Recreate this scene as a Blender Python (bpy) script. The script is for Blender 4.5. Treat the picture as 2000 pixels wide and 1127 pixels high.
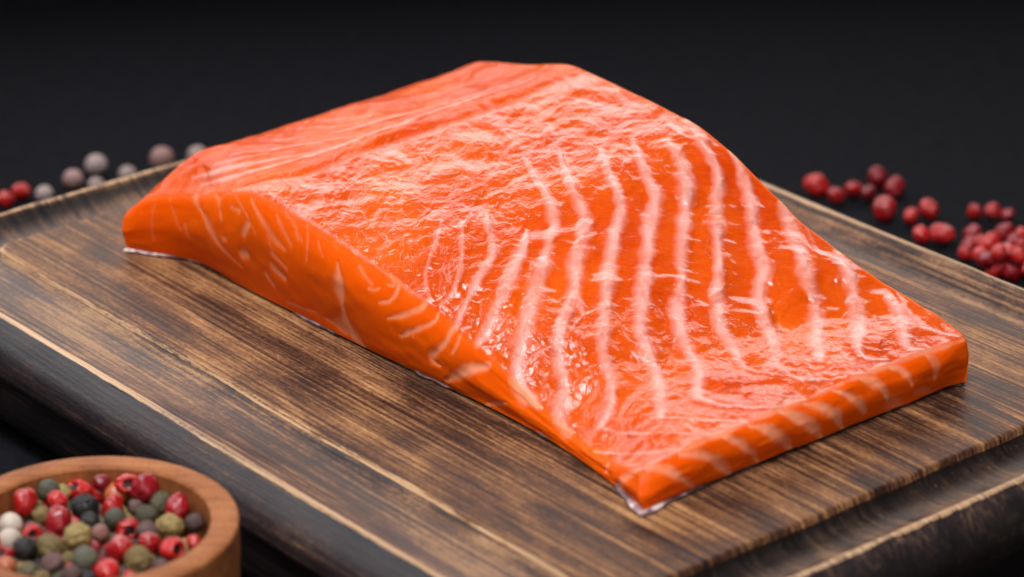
import bpy, math, random
import numpy as np
from mathutils import Vector, noise as mnoise

CM = 0.01                       # every shape below is written in centimetres
scene = bpy.context.scene
for o in list(bpy.data.objects): bpy.data.objects.remove(o)
COL = scene.collection

# ------------------------------------------------------------------ camera
cam_d = bpy.data.cameras.new('camera'); cam = bpy.data.objects.new('camera', cam_d); COL.objects.link(cam)
scene.camera = cam
cam.location = (0, -56.68*CM, 27.62*CM)
cam.rotation_euler = (math.radians(90-23.9), 0, 0)
cam_d.sensor_width = 36; cam_d.lens = 36*6240/2000
cam_d.clip_start = 0.01; cam_d.clip_end = 50
cam_d.dof.use_dof = True; cam_d.dof.focus_distance = 58.6*CM; cam_d.dof.aperture_fstop = 14.5; cam_d.dof.aperture_blades = 0

# ------------------------------------------------------------------ world and lamps
world = bpy.data.worlds.new("World"); scene.world = world; world.use_nodes = True
bg = world.node_tree.nodes['Background']; bg.inputs['Color'].default_value = (.80, .88, 1, 1); bg.inputs['Strength'].default_value = 0.03
def area(name, loc, target, sx, sy, power, color, spread=180):
    l = bpy.data.lights.new(name, 'AREA'); l.shape = 'RECTANGLE'; l.size = sx*CM; l.size_y = sy*CM; l.energy = power; l.color = color; l.spread = math.radians(spread)
    o = bpy.data.objects.new(name, l); COL.objects.link(o); o.location = Vector(loc)*CM
    d = (Vector(target) - Vector(loc)); o.rotation_euler = d.to_track_quat('-Z', 'Y').to_euler()
    return o
# the big window-like softbox behind the board, above the frame
area('softbox_back', (-4, 24, 17), (0, -4, 15), 60, 17, .92, (1, .93, .90))
# weak top light and a warm fill added on the camera side for the cut faces
area('softbox_top', (-8, -20, 58), (0, -2, 0), 34, 24, .57, (.95, .97, 1), 50)
area('fill_front', (14, -66, 30), (0, -2, 3), 40, 30, 1.0, (1, .95, .90))
# cool light added at the left for the sheen along the bevel of the board
area('sheen_left', (-58, 20, 44), (0, -4, 2), 40, 34, .22, (.90, .95, 1), 70)
scene.view_settings.view_transform = 'Standard'; scene.view_settings.look = 'None'
scene.view_settings.exposure = 0; scene.view_settings.gamma = 1
scene.render.engine = 'CYCLES'
scene.cycles.max_bounces = 8

ROT = math.radians(39.9 - 90)          # the board lies turned on the table
UX, UY = math.cos(ROT), math.sin(ROT)
BOARD_T = 2.5

# ---- fillet shape, board frame in centimetres: x along the grain, y across, z up from the board top ----
def cr(xs, xp, fp):
    """smooth (monotone-ish cubic) interpolation"""
    xp = np.asarray(xp, float); fp = np.asarray(fp, float); xs = np.asarray(xs, float)
    d = np.gradient(fp, xp)
    i = np.clip(np.searchsorted(xp, xs) - 1, 0, len(xp) - 2)
    h = xp[i+1] - xp[i]; t = np.clip((xs - xp[i]) / h, 0, 1)
    return ((2*t**3-3*t**2+1)*fp[i] + (t**3-2*t**2+t)*h*d[i] + (-2*t**3+3*t**2)*fp[i+1] + (t**3-t**2)*h*d[i+1])
def sstep(a, b, x):
    t = np.clip((x - a) / (b - a), 0, 1); return t*t*(3-2*t)
_rs = np.random.RandomState(7)
_LAT = _rs.rand(256, 256)
def vnoise(x, y, seed=0):
    """smooth lattice noise in -1..1"""
    x = np.asarray(x) + seed*17.31; y = np.asarray(y) + seed*9.17
    xi = np.floor(x).astype(int); yi = np.floor(y).astype(int); fx = x - xi; fy = y - yi
    fx = fx*fx*fx*(fx*(fx*6-15)+10); fy = fy*fy*fy*(fy*(fy*6-15)+10)
    g = lambda a, b: _LAT[a & 255, b & 255]
    return (g(xi, yi)*(1-fx)*(1-fy) + g(xi+1, yi)*fx*(1-fy) + g(xi, yi+1)*(1-fx)*fy + g(xi+1, yi+1)*fx*fy)*2 - 1
NU, NV, NK = 760, 420, 56
def bottom_near(u):   # y of the near cut at the board
    return cr(u, [-6.35,-5.9,-4.85,-3.4,-1.8,.5,2.5,5.65,7.5,8.7], [-4.72,-4.5,-4.15,-4.16,-4.13,-4.05,-3.93,-3.9,-4.05,-4.3])
def top_near(u):      # y of the upper edge of the near cut
    return bottom_near(u) + cr(u, [-6.4,-5,-3,-1,1,3,4.5,6,7.5,8.5], [.12,.1,.1,.12,.16,.22,.24,.20,.14,.07]) + .035*vnoise(u*1.7, u*0, 61) + .015*vnoise(u*5, u*0, 62)
def top_far(u): return cr(u, [-6,-4,0,4,8.6], [3.3,3.35,3.4,3.4,3.55])
def top_rear(v): return cr(v, [-4.7,-3.5,-1,2,3.6], [-6.4,-6.2,-6.0,-5.7,-5.45])
def top_front(v): return cr(v, [-4.3,-3.9,-3,0,2.5,3.4,3.7], [8.2,8.35,8.42,8.45,8.48,8.55,8.5])
N_U = [-6.5,-5.8,-5,-4,-2.9,-1.9,-.8,.3,2,3.2,4,4.8,5.6,6.5,7.3,8.5]
N_H = [1.05,1.38,1.6,1.82,2.17,2.18,2.08,1.88,1.52,1.16,.90,.62,.46,.38,.42,.74]
I_H = [1.75,1.95,2.08,2.14,2.24,2.18,2.1,1.97,1.73,1.5,1.36,1.22,1.08,.95,.85,.8]
F_U = [-6,-5.4,-4.6,-3.6,-2.3,-.8,.6,1.8,2.6,3.7,5,6.3,7.4,8.1,8.6]
F_H = [2.06,2.40,2.64,2.86,3.18,3.17,3.08,2.92,2.68,2.22,1.7,1.38,1.2,1.08,.95]
SEG = [-5.54, -4.34, -3.3, -2.36, -1.74, -0.96, -0.31, 0.39, 1.12, 1.9, 2.75, 3.55, 4.45]
def lateral(v):       # lateral line, seen as a crease near the back edge
    return cr(v, [-4.2,-3.7,-3.2,-1.8,0,1.4,2.6,3.6], [-4.3,-3.4,-2.85,-2.52,-2.13,-1.95,-1.87,-1.85])
def height(u, v, t):
    n = cr(u, N_U, N_H); i = cr(u, N_U, I_H); f = cr(u, F_U, F_H)
    tt = np.clip(t, 0, 1)
    base = i + (f - i)*tt**1.05
    base -= (i - n)*np.exp(-(t/.085)**2)
    base += .10*np.sin(np.pi*tt)*sstep(8.6, 3, u)*sstep(-6.4, -3, u)
    # flat shelf before the front cut, and the low step across the belly
    lu = u + .32*(v+4)          # runs like the step
    base -= .15*np.exp(-((u - 6.3 - .12*v)/1.0)**2)*sstep(-4.2,-3,v)*sstep(3.6,2.2,v)
    # lateral line: shallow crease near the back edge
    cl = lateral(v)
    base -= .075*np.exp(-((u - cl)/.17)**2)*sstep(3.3, 1.8, v)
    base -= .06*sstep(0, -.9, u - cl)*sstep(3.4, 2, v)
    base += .05*vnoise(u*.55, v*.55, 3) + .018*vnoise(u*1.6, v*1.6, 5)
    # low swells over the belly, and one small dome per muscle segment along the front cut
    base += (.030*vnoise(u*1.5, v*1.2, 8) + .012*vnoise(u*3.1, v*2.6, 9))*sstep(2.5, 5, u)
    ph = np.interp(v, SEG, np.arange(len(SEG)))
    base += .050*(np.sqrt(np.abs(np.sin(np.pi*ph)) + .02) - .75)*np.exp(-np.clip(8.45-u, 0, 9)/.22)
    # rounded shoulders along the near and the front cut
    def rnd(e, r, q): e = np.clip(e/r, 0, 1); return r*(1-np.sqrt(1-((1-e)*q)**2))/q
    k = np.clip((n-.2)/1., .3, 1)
    base -= rnd(t*7.3, .15, .80)*k
    base -= rnd(top_front(v) - u, .07, .86)
    return np.maximum(base, .22)
def fillet():
    """returns dict of part -> (grid of points, kind)"""
    s = np.linspace(0, 1, NU); t = np.linspace(0, 1, NV)
    S, T_ = np.meshgrid(s, t, indexing='ij')
    # transfinite outline
    yn = -4.0; u0 = -6.3; 
    u = -6.3 + S*14.7; 
    for _ in range(4):
        v = top_near(u)*(1-T_) + top_far(u)*T_
        u = top_rear(v)*(1-S) + top_front(v)*S
    # ragged cut edge
    z = height(u, v, T_)
    # rounded shoulder of the back edge
    z *= 1 - .16*np.exp(-(S/.012)**2)
    top = np.stack([u, v, z], -1)
    # boundary loop: near (s up), front (t up), far (s down), rear (t down)
    loop = np.concatenate([top[:-1, 0], top[-1, :-1], top[::-1, -1][:-1], top[0, ::-1][:-1]])
    side = np.concatenate([np.zeros(NU-1), np.ones(NV-1), np.full(NU-1, 2), np.full(NV-1, 3)])
    bl = loop.copy()
    k0, k1, k2, k3 = [side == q for q in range(4)]
    bl[k0, 1] = bottom_near(bl[k0, 0]) + .14*sstep(8.2, 5, bl[k0, 0])*sstep(-6, -5, bl[k0, 0]); bl[k1, 0] = 8.52 + .03*vnoise(bl[k1, 1]*2, 0*bl[k1, 1], 2)
    bl[k2, 1] = bl[k2, 1] + .15; bl[k3, 0] = bl[k3, 0] + .10
    # keep corners joined
    n0 = NU-1; n1 = n0+NV-1; n2 = n1+NU-1
    bl[n0] = [8.62, -4.30, 0]; bl[n1] = [8.66, 3.5, 0]; bl[n2] = [-5.4, 3.5, 0]; bl[0] = [-6.28, -4.7, 0]
    w = 40
    for c in (0, n0, n1, n2):   # ease the corners
        for q in range(1, w):
            f = 1 - q/w; f = f*f*(3-2*f)
            for sg in (1, -1):
                i = (c + sg*q) % len(bl)
                j = (c + sg*w) % len(bl)
                bl[i, :2] = bl[i, :2] + (bl[c, :2] - bl[j, :2] - (bl[i, :2]-bl[j, :2]) + (bl[j, :2]-bl[c, :2])*(q/w))*f*f*.6
    bl[:, 2] = .06
    k = np.linspace(0, 1, NK)[:, None, None]
    P = loop[None]*(1-k) + bl[None]*k
    # bulge outwards
    L = len(loop); tan = np.roll(loop, -6, 0) - np.roll(loop, 6, 0); nrm = np.stack([tan[:, 1], -tan[:, 0]], -1); nrm /= np.linalg.norm(nrm, axis=1)[:, None] + 1e-9
    bul = np.where(side == 0, .15, np.where(side == 1, .13, np.where(side == 3, .30, .05)))
    bul = np.convolve(np.concatenate([bul[-30:], bul, bul[:30]]), np.ones(61)/61, 'valid')
    hgt = loop[:, 2]
    bul = bul*np.where(side == 1, 1, np.clip(hgt/1.2, .3, 1.4))
    kk = np.linspace(0, 1, NK)[:, None]
    B = np.sin(np.pi*kk**.75)*bul[None]
    P[..., :2] += B[..., None]*nrm[None]
    return top, P, side, nrm

# fat lines of the fillet: strength, then points (x, y, z, half width) in the board frame
FAT = [
 (0.6, [(0.69,-2.28,2.24,0.041),(0.95,-2.55,2.16,0.041),(1.27,-2.95,1.99,0.041),(1.33,-3.11,1.93,0.041),(1.64,-3.45,1.72,0.041),(1.89,-3.6,1.58,0.041),(2.08,-3.63,1.51,0.041)]),
 (0.7, [(0.97,-1.99,2.24,0.055),(1.27,-2.29,2.15,0.055),(1.58,-2.51,2.06,0.055),(1.82,-2.71,1.97,0.055),(2.05,-2.96,1.85,0.055),(2.25,-3.2,1.69,0.055),(2.29,-3.43,1.54,0.055),(2.3,-3.6,1.45,0.055)]),
 (0.9, [(1.1,-1.53,2.27,0.082),(1.4,-1.75,2.19,0.082),(1.74,-1.93,2.12,0.082),(1.93,-2.09,2.05,0.082),(2.09,-2.18,2.0,0.082),(2.18,-2.37,1.94,0.082),(2.36,-2.69,1.84,0.082),(2.49,-3.0,1.7,0.082),(2.59,-3.23,1.54,0.082),(2.77,-3.54,1.34,0.082),(2.86,-3.69,1.22,0.082)]),
 (1, [(1.91,-1.24,2.16,0.055),(2.21,-1.54,2.07,0.082),(2.41,-1.77,1.99,0.123),(2.5,-2.0,1.94,0.123),(2.7,-2.25,1.85,0.123),(2.96,-2.64,1.7,0.123),(3.13,-2.99,1.53,0.123),(3.3,-3.21,1.35,0.123),(3.35,-3.39,1.23,0.123),(3.43,-3.64,1.07,0.123)]),
 (1, [(0.12,0.23,2.67,0.055),(0.6,0.0,2.58,0.068),(0.97,-0.18,2.52,0.082),(1.53,-0.36,2.42,0.096),(2.05,-0.61,2.24,0.109),(2.43,-1.14,2.06,0.151),(2.65,-1.45,1.98,0.151),(3.0,-1.84,1.84,0.151),(3.28,-2.17,1.7,0.151),(3.68,-2.72,1.48,0.151),(3.93,-2.99,1.31,0.151),(4.13,-3.26,1.06,0.151),(4.25,-3.47,0.87,0.151),(4.49,-3.65,0.69,0.151),(4.82,-3.65,0.58,0.151),(5.1,-3.68,0.51,0.109)]),
 (1, [(0.45,0.8,2.73,0.068),(0.96,0.51,2.64,0.082),(1.38,0.24,2.55,0.109),(1.77,0.02,2.44,0.137),(2.16,-0.06,2.33,0.137),(2.42,-0.18,2.24,0.137),(2.62,-0.53,2.14,0.137),(2.91,-0.88,2.02,0.137),(3.36,-1.31,1.84,0.137),(3.75,-1.68,1.67,0.137),(4.03,-1.99,1.55,0.137),(4.1,-2.24,1.5,0.137),(4.4,-2.54,1.38,0.137),(4.54,-2.76,1.26,0.137),(4.76,-2.92,1.08,0.137),(4.93,-3.02,0.98,0.137),(5.17,-3.11,0.85,0.137),(5.32,-3.22,0.72,0.137),(5.41,-3.4,0.57,0.137),(5.61,-3.64,0.42,0.137),(5.81,-3.7,0.36,0.137),(6.0,-3.71,0.34,0.137)]),
 (0.9, [(3.75,-1.68,1.67,0.109),(4.0,-1.8,1.59,0.109),(4.25,-1.9,1.5,0.055)]),
 (0.8, [(4.31,-1.51,1.53,0.027),(4.25,-1.75,1.52,0.027),(4.3,-2.05,1.46,0.027),(4.39,-2.3,1.41,0.027),(4.59,-2.56,1.32,0.027)]),
 (0.8, [(4.54,-2.76,1.26,0.034),(4.51,-2.91,1.18,0.034),(4.43,-3.05,1.13,0.034),(4.34,-3.15,1.08,0.034),(4.32,-3.33,0.94,0.034),(4.48,-3.52,0.76,0.034)]),
 (1, [(0.88,1.46,2.79,0.068),(1.46,1.11,2.69,0.096),(1.96,0.83,2.56,0.137),(2.38,0.67,2.42,0.137),(2.66,0.45,2.3,0.137),(2.8,0.17,2.21,0.137),(3.05,-0.08,2.1,0.137),(3.35,-0.4,1.99,0.137),(3.62,-0.71,1.86,0.137),(3.94,-1.09,1.72,0.137),(4.39,-1.45,1.51,0.137),(4.67,-1.76,1.41,0.137),(4.99,-2.09,1.3,0.137),(5.14,-2.25,1.23,0.137),(5.44,-2.44,1.09,0.137),(5.85,-2.59,0.93,0.137),(6.18,-2.88,0.79,0.137),(6.38,-3.13,0.65,0.137),(6.41,-3.38,0.48,0.137)]),
 (1, [(1.05,2.14,2.89,0.055),(1.67,1.75,2.75,0.082),(2.15,1.44,2.6,0.096),(2.44,1.43,2.51,0.096),(2.62,1.33,2.42,0.137),(2.78,1.11,2.34,0.137),(3.07,0.77,2.2,0.137),(3.39,0.41,2.04,0.137),(3.76,0.1,1.89,0.137),(4.33,-0.49,1.68,0.137),(4.63,-0.82,1.52,0.137),(4.89,-1.11,1.39,0.137),(5.17,-1.34,1.26,0.137),(5.49,-1.53,1.14,0.137),(5.82,-1.62,1.02,0.137),(6.25,-1.85,0.91,0.137),(6.86,-2.37,0.88,0.137),(7.08,-2.64,0.85,0.137),(7.3,-2.78,0.83,0.137)]),
 (1, [(1.57,2.52,2.88,0.137),(1.92,2.47,2.81,0.137),(2.36,2.29,2.66,0.137),(2.68,2.09,2.52,0.137),(3.0,1.75,2.33,0.137),(3.37,1.37,2.14,0.137),(3.75,0.94,1.96,0.137),(4.13,0.57,1.78,0.137),(4.5,0.34,1.65,0.137),(4.76,-0.0,1.54,0.137),(4.92,-0.25,1.44,0.137),(5.2,-0.46,1.32,0.137),(5.52,-0.69,1.19,0.137),(5.96,-0.9,1.04,0.137),(6.34,-1.04,0.98,0.137),(6.68,-1.25,0.97,0.137),(6.91,-1.57,0.96,0.137),(7.08,-1.74,0.92,0.137),(7.29,-1.91,0.9,0.082),(7.57,-1.94,0.92,0.055),(8.03,-1.55,0.91,0.041),(8.43,-1.07,0.88,0.041)]),
 (1, [(1.21,3.4,3.02,0.082),(1.55,3.24,2.97,0.137),(1.99,3.04,2.85,0.137),(2.43,2.87,2.7,0.137),(2.76,2.82,2.56,0.137),(3.09,2.48,2.38,0.137),(3.36,2.21,2.22,0.137),(3.64,1.93,2.08,0.137),(4.07,1.55,1.9,0.137),(4.51,1.18,1.73,0.137),(4.78,0.97,1.58,0.137),(5.1,0.58,1.49,0.137),(5.41,0.25,1.34,0.137),(5.82,0.02,1.15,0.137),(6.06,-0.04,1.07,0.137),(6.37,-0.13,1.02,0.137),(6.72,-0.39,0.96,0.082),(7.02,-0.52,0.95,0.041),(7.39,-0.43,0.98,0.041),(7.9,-0.04,0.97,0.041),(8.24,0.37,0.93,0.041)]),
 (1, [(2.43,3.39,2.74,0.082),(2.67,3.36,2.65,0.151),(3.01,3.21,2.48,0.151),(3.43,2.96,2.26,0.151),(3.84,2.68,2.05,0.151),(4.39,2.23,1.82,0.151),(4.78,2.02,1.69,0.151),(5.14,1.71,1.53,0.151),(5.32,1.46,1.42,0.151),(5.59,1.12,1.3,0.151),(5.93,0.96,1.2,0.151),(6.34,0.75,1.06,0.151),(6.66,0.55,1.05,0.151),(7.03,0.29,1.03,0.151),(7.46,-0.17,1.0,0.151),(7.69,-0.23,0.99,0.041),(8.15,0.21,0.94,0.041)]),
 (1, [(3.89,3.4,2.12,0.164),(4.22,3.27,1.95,0.164),(4.52,3.09,1.83,0.164),(4.91,2.78,1.73,0.164),(5.43,2.48,1.58,0.164),(5.79,2.25,1.41,0.164),(6.15,2.07,1.22,0.164),(6.46,1.86,1.09,0.164),(6.89,1.37,1.06,0.164),(7.34,0.93,1.05,0.164),(7.7,0.65,1.02,0.109)]),
 (1, [(5.45,3.35,1.61,0.137),(5.96,3.18,1.46,0.137),(6.27,2.93,1.31,0.137),(6.56,2.66,1.19,0.137),(6.86,2.5,1.11,0.137),(7.16,2.15,1.04,0.137),(7.7,1.63,1.08,0.137),(7.91,1.35,1.03,0.082),(8.15,1.36,0.98,0.041),(8.3,1.77,0.93,0.041)]),
 (1, [(6.92,3.18,1.25,0.123),(7.33,3.13,1.17,0.123),(7.65,2.84,1.11,0.123),(8.02,2.5,1.03,0.123),(8.17,2.26,0.97,0.123),(8.37,2.44,0.95,0.041),(8.45,2.55,0.94,0.041)]),
 (0.8, [(7.96,2.99,1.07,0.055),(8.3,3.19,1.0,0.055),(8.54,3.49,0.9,0.055)]),
 (0.9, [(6.74,-3.79,0.31,0.041),(7.18,-3.7,0.39,0.041),(7.64,-3.53,0.56,0.041),(8.2,-3.46,0.74,0.041),(8.41,-3.18,0.79,0.041)]),
 (0.9, [(6.37,-3.37,0.48,0.041),(6.66,-3.37,0.51,0.041),(6.99,-3.3,0.59,0.041),(7.8,-3.1,0.81,0.041),(8.24,-2.82,0.85,0.041),(8.41,-2.45,0.84,0.041)]),
 (0.9, [(7.32,-2.78,0.84,0.041),(7.71,-2.55,0.87,0.041),(7.95,-2.32,0.87,0.041),(8.4,-1.82,0.86,0.041)]),
 (0.8, [(7.92,-0.82,0.93,0.034),(8.05,-0.7,0.92,0.034),(8.28,-0.55,0.89,0.034),(8.33,-0.36,0.86,0.034)]),
 (0.7, [(7.7,-3.88,0.45,0.041),(8.32,-3.8,0.71,0.041),(8.39,-3.55,0.76,0.041)]),
 (0.8, [(8.04,-4.01,0.55,0.055),(8.35,-3.72,0.73,0.055),(8.37,-3.29,0.79,0.055),(8.43,-2.4,0.83,0.055),(8.42,-1.84,0.86,0.055),(8.43,-1.07,0.88,0.055),(8.39,-0.42,0.86,0.055),(8.41,0.23,0.88,0.055),(8.43,0.93,0.92,0.055),(8.4,1.69,0.92,0.055),(8.46,2.53,0.92,0.055),(8.55,3.44,0.9,0.055)]),
 (0.5, [(-2.49,-3.9,2.23,0.041),(-1.76,-3.91,2.15,0.041),(-0.64,-3.92,2.03,0.041),(0.23,-3.87,1.88,0.041),(1.07,-3.81,1.68,0.041),(1.74,-3.75,1.56,0.041),(2.23,-3.67,1.43,0.041)]),
 (1, [(-4.92,-3.81,1.6,0.091),(-4.53,-3.64,1.78,0.091),(-3.82,-3.38,2.07,0.091),(-3.65,-3.04,2.19,0.091),(-3.25,-2.6,2.34,0.091),(-3.14,-2.05,2.46,0.091),(-2.8,-1.38,2.63,0.091),(-2.93,-0.99,2.65,0.091),(-2.82,-0.39,2.71,0.091),(-2.67,0.4,2.81,0.091),(-2.68,1.58,2.9,0.091),(-2.33,2.57,3.1,0.091)]),
 (1, [(-5.25,-3.74,1.64,0.091),(-4.53,-3.39,1.94,0.091),(-4.05,-2.98,2.14,0.091),(-3.69,-2.62,2.26,0.091)]),
 (0.81, [(-4.88,-3.07,2.07,0.078),(-4.53,-2.76,2.16,0.078),(-4.2,-2.41,2.23,0.078),(-3.89,-1.99,2.33,0.078)]),
 (0.81, [(-4.9,-2.24,2.17,0.078),(-4.58,-1.98,2.22,0.078),(-4.22,-1.71,2.32,0.078)]),
 (0.81, [(-5.02,-0.89,2.22,0.078),(-4.33,-0.64,2.39,0.078),(-3.92,-0.17,2.53,0.078)]),
 (0.675, [(-5.25,-1.48,2.13,0.078),(-4.5,-1.27,2.3,0.078),(-3.78,-0.79,2.5,0.078),(-3.31,-0.12,2.67,0.078)]),
 (0.675, [(-4.47,0.26,2.43,0.078),(-3.88,0.83,2.63,0.078),(-3.63,1.69,2.71,0.078)]),
 (0.675, [(-4.22,-3.22,2.06,0.078),(-3.8,-2.78,2.22,0.078),(-3.41,-2.33,2.35,0.078),(-3.15,-1.78,2.5,0.078)]),
 (0.6, [(-4.82,-4.03,1.48,0.096),(-4.53,-4.15,1.32,0.096),(-4.14,-4.21,1.14,0.096),(-3.9,-4.21,0.9,0.096),(-3.58,-4.2,0.78,0.068),(-3.16,-4.15,0.57,0.041)]),
 (0.5, [(-4.15,-4.01,1.71,0.055),(-3.83,-4.1,1.72,0.055),(-3.8,-4.19,1.52,0.055),(-3.66,-4.24,1.4,0.055)]),
 (0.5, [(-3.4,-4.17,1.75,0.055),(-3.1,-4.2,1.76,0.055)]),
 (0.6, [(-2.75,-4.23,1.61,0.082),(-2.91,-4.25,1.38,0.082)]),
 (0.5, [(-2.81,-4.11,2.06,0.068),(-2.49,-4.17,1.87,0.068),(-2.2,-4.18,1.69,0.068),(-1.83,-4.2,1.45,0.068),(-1.65,-4.2,1.44,0.068)]),
 (0.4, [(-2.03,-4.08,1.98,0.055),(-1.75,-4.14,1.77,0.055),(-1.44,-4.17,1.57,0.055)]),
 (0.5, [(-1.41,-4.09,1.86,0.055),(-1.31,-4.12,1.75,0.055)]),
 (0.7, [(-2.1,-4.19,0.95,0.068),(-1.75,-4.16,0.82,0.068)]),
 (0.7, [(-2.37,-4.16,0.7,0.068),(-2.22,-4.11,0.51,0.068)]),
 (0.6, [(-2.04,-4.22,1.24,0.041),(-1.62,-4.19,1.07,0.041)]),
 (0.7, [(-3.58,-4.24,1.05,0.068),(-3.53,-4.24,1.06,0.068)]),
 (0.8, [(-3.06,-4.21,0.88,0.096),(-2.93,-4.21,0.93,0.096)]),
 (0.3, [(-5.71,-4.42,1.12,0.055),(-5.74,-4.54,0.72,0.055),(-5.7,-4.47,0.38,0.055)]),
 (0.3, [(-4.95,-4.22,0.89,0.055),(-4.9,-4.19,0.67,0.055)]),
 (0.8, [(-0.13,-4.09,1.66,0.027),(-0.0,-4.13,1.47,0.082),(0.02,-4.16,1.27,0.164),(0.04,-4.16,1.1,0.164),(0.02,-4.14,0.94,0.055),(0.02,-4.12,0.78,0.041),(0.01,-4.07,0.55,0.109),(0.09,-4.01,0.35,0.192),(0.2,-3.95,0.16,0.192),(0.38,-3.92,0.06,0.109)]),
 (0.6, [(-0.66,-4.02,0.3,0.068),(-0.33,-4.02,0.33,0.137),(0.03,-4.0,0.29,0.192)]),
 (0.7, [(0.76,-4.04,1.42,0.055),(0.91,-4.02,1.4,0.055),(0.99,-3.98,1.48,0.055)]),
 (0.7, [(1.06,-4.04,1.23,0.055),(1.32,-3.98,1.3,0.055),(1.41,-3.89,1.47,0.055),(1.34,-3.8,1.6,0.055)]),
 (0.8, [(1.28,-4.03,0.99,0.055),(1.65,-3.98,1.13,0.055),(1.92,-3.86,1.33,0.055),(2.05,-3.78,1.4,0.109),(2.03,-3.75,1.43,0.109)]),
 (0.8, [(1.59,-4.0,0.73,0.055),(1.88,-3.98,0.91,0.055),(2.16,-3.91,1.08,0.055),(2.37,-3.81,1.2,0.055),(2.38,-3.71,1.33,0.055),(2.36,-3.71,1.33,0.055)]),
 (0.8, [(2.8,-3.71,1.21,0.109),(2.8,-3.84,1.0,0.082),(2.54,-3.89,0.75,0.082),(2.26,-3.9,0.49,0.096),(2.43,-3.88,0.47,0.096),(2.59,-3.87,0.46,0.055)]),
 (0.9, [(3.78,-3.71,0.84,0.123),(3.67,-3.77,0.78,0.137),(3.46,-3.82,0.69,0.109),(3.26,-3.86,0.62,0.096),(3.06,-3.85,0.41,0.082),(2.7,-3.81,0.19,0.068)]),
 (0.7, [(4.37,-3.78,0.35,0.041),(4.08,-3.77,0.23,0.082),(3.78,-3.75,0.08,0.068)]),
 (0.8, [(7.24,-3.92,0.29,0.063),(7.24,-3.94,0.25,0.063),(7.24,-3.97,0.18,0.063)]),
 (0.85, [(8.07,-4.08,0.52,0.111),(7.82,-4.09,0.32,0.095),(7.61,-4.06,0.07,0.079)]),
 (0.95, [(8.1,-4.06,0.56,0.095),(8.38,-3.87,0.66,0.095),(8.53,-3.65,0.59,0.095),(8.58,-3.5,0.47,0.095),(8.56,-3.22,0.19,0.079),(8.51,-3.06,0.06,0.047)]),
 (0.95, [(8.43,-3.35,0.74,0.063),(8.5,-3.11,0.73,0.095),(8.56,-2.88,0.65,0.095),(8.6,-2.62,0.46,0.095),(8.56,-2.38,0.21,0.095),(8.51,-2.24,0.06,0.063)]),
 (0.95, [(8.45,-2.4,0.8,0.063),(8.54,-2.2,0.74,0.095),(8.6,-1.96,0.51,0.095),(8.55,-1.65,0.22,0.095),(8.5,-1.57,0.06,0.063)]),
 (0.95, [(8.45,-1.81,0.81,0.063),(8.52,-1.55,0.75,0.095),(8.6,-1.33,0.6,0.095),(8.58,-1.0,0.32,0.095),(8.49,-0.78,0.06,0.063)]),
 (0.95, [(8.45,-1.08,0.85,0.063),(8.53,-0.8,0.76,0.095),(8.6,-0.49,0.53,0.095),(8.58,-0.19,0.24,0.095),(8.52,-0.06,0.06,0.063)]),
 (0.95, [(8.45,-0.47,0.82,0.063),(8.52,-0.16,0.74,0.095),(8.6,0.05,0.59,0.095),(8.57,0.38,0.25,0.095),(8.51,0.47,0.06,0.063)]),
 (0.9, [(8.45,0.25,0.84,0.063),(8.52,0.45,0.8,0.095),(8.6,0.64,0.63,0.095),(8.57,0.97,0.25,0.063)]),
 (0.9, [(8.45,0.91,0.89,0.063),(8.49,1.13,0.82,0.095),(8.58,1.34,0.68,0.095),(8.6,1.52,0.34,0.063)]),
 (0.9, [(8.45,1.65,0.87,0.063),(8.48,1.87,0.83,0.095),(8.58,1.98,0.7,0.095),(8.62,2.1,0.46,0.063)]),
 (0.7, [(8.5,2.53,0.88,0.063),(8.56,2.62,0.82,0.111),(8.62,2.68,0.69,0.111),(8.62,2.7,0.4,0.063)]),
 (0.5, [(8.59,2.24,0.24,0.126),(8.59,2.4,0.27,0.126),(8.55,2.58,0.17,0.126)]),
 (0.4, [(8.59,1.57,0.3,0.126),(8.55,1.85,0.13,0.126)]),
 (0.4, [(-1.2,-3.98,2.03,0.041),(-0.96,-4.08,1.8,0.041),(-0.98,-4.17,1.41,0.041)]),
 (0.35, [(-0.77,-4.05,1.85,0.041),(-0.53,-4.11,1.65,0.041)]),
 (0.35, [(-5.44,-4.22,1.31,0.041),(-5.24,-4.29,1.04,0.041),(-5.07,-4.24,0.75,0.041)]),
 (0.4, [(-3.35,-4.08,1.98,0.041),(-3.1,-4.16,1.87,0.041),(-2.67,-4.21,1.72,0.041),(-2.51,-4.23,1.49,0.041)]),
 (0.35, [(-1.86,-4.0,2.07,0.041),(-1.56,-4.02,2.01,0.041),(-1.17,-4.12,1.74,0.041)]),
 (0.6, [(0.38,-3.98,1.71,0.055),(0.67,-4.01,1.55,0.055),(0.81,-4.0,1.51,0.055)]),
 (0.5, [(1.12,-3.9,1.57,0.041),(1.27,-3.86,1.56,0.041),(1.28,-3.81,1.61,0.041),(1.17,-3.82,1.64,0.041)]),
 (0.5, [(1.88,-3.98,0.99,0.041),(1.94,-3.97,0.92,0.041),(1.92,-3.97,0.8,0.041)]),
 (0.6, [(3.0,-3.71,1.16,0.055),(3.06,-3.77,1.06,0.055),(2.94,-3.87,0.83,0.055)]),
 (0.5, [(5.16,-3.75,0.07,0.041),(5.42,-3.76,0.07,0.041)]),
 (0.4, [(-1.83,-4.04,0.24,0.055),(-1.33,-4.04,0.31,0.055),(-0.89,-4.04,0.34,0.055)]),
 (0.3, [(-2.2,-4.21,1.55,0.041),(-1.96,-4.21,1.2,0.041),(-1.6,-4.18,1.0,0.041)]),
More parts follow.
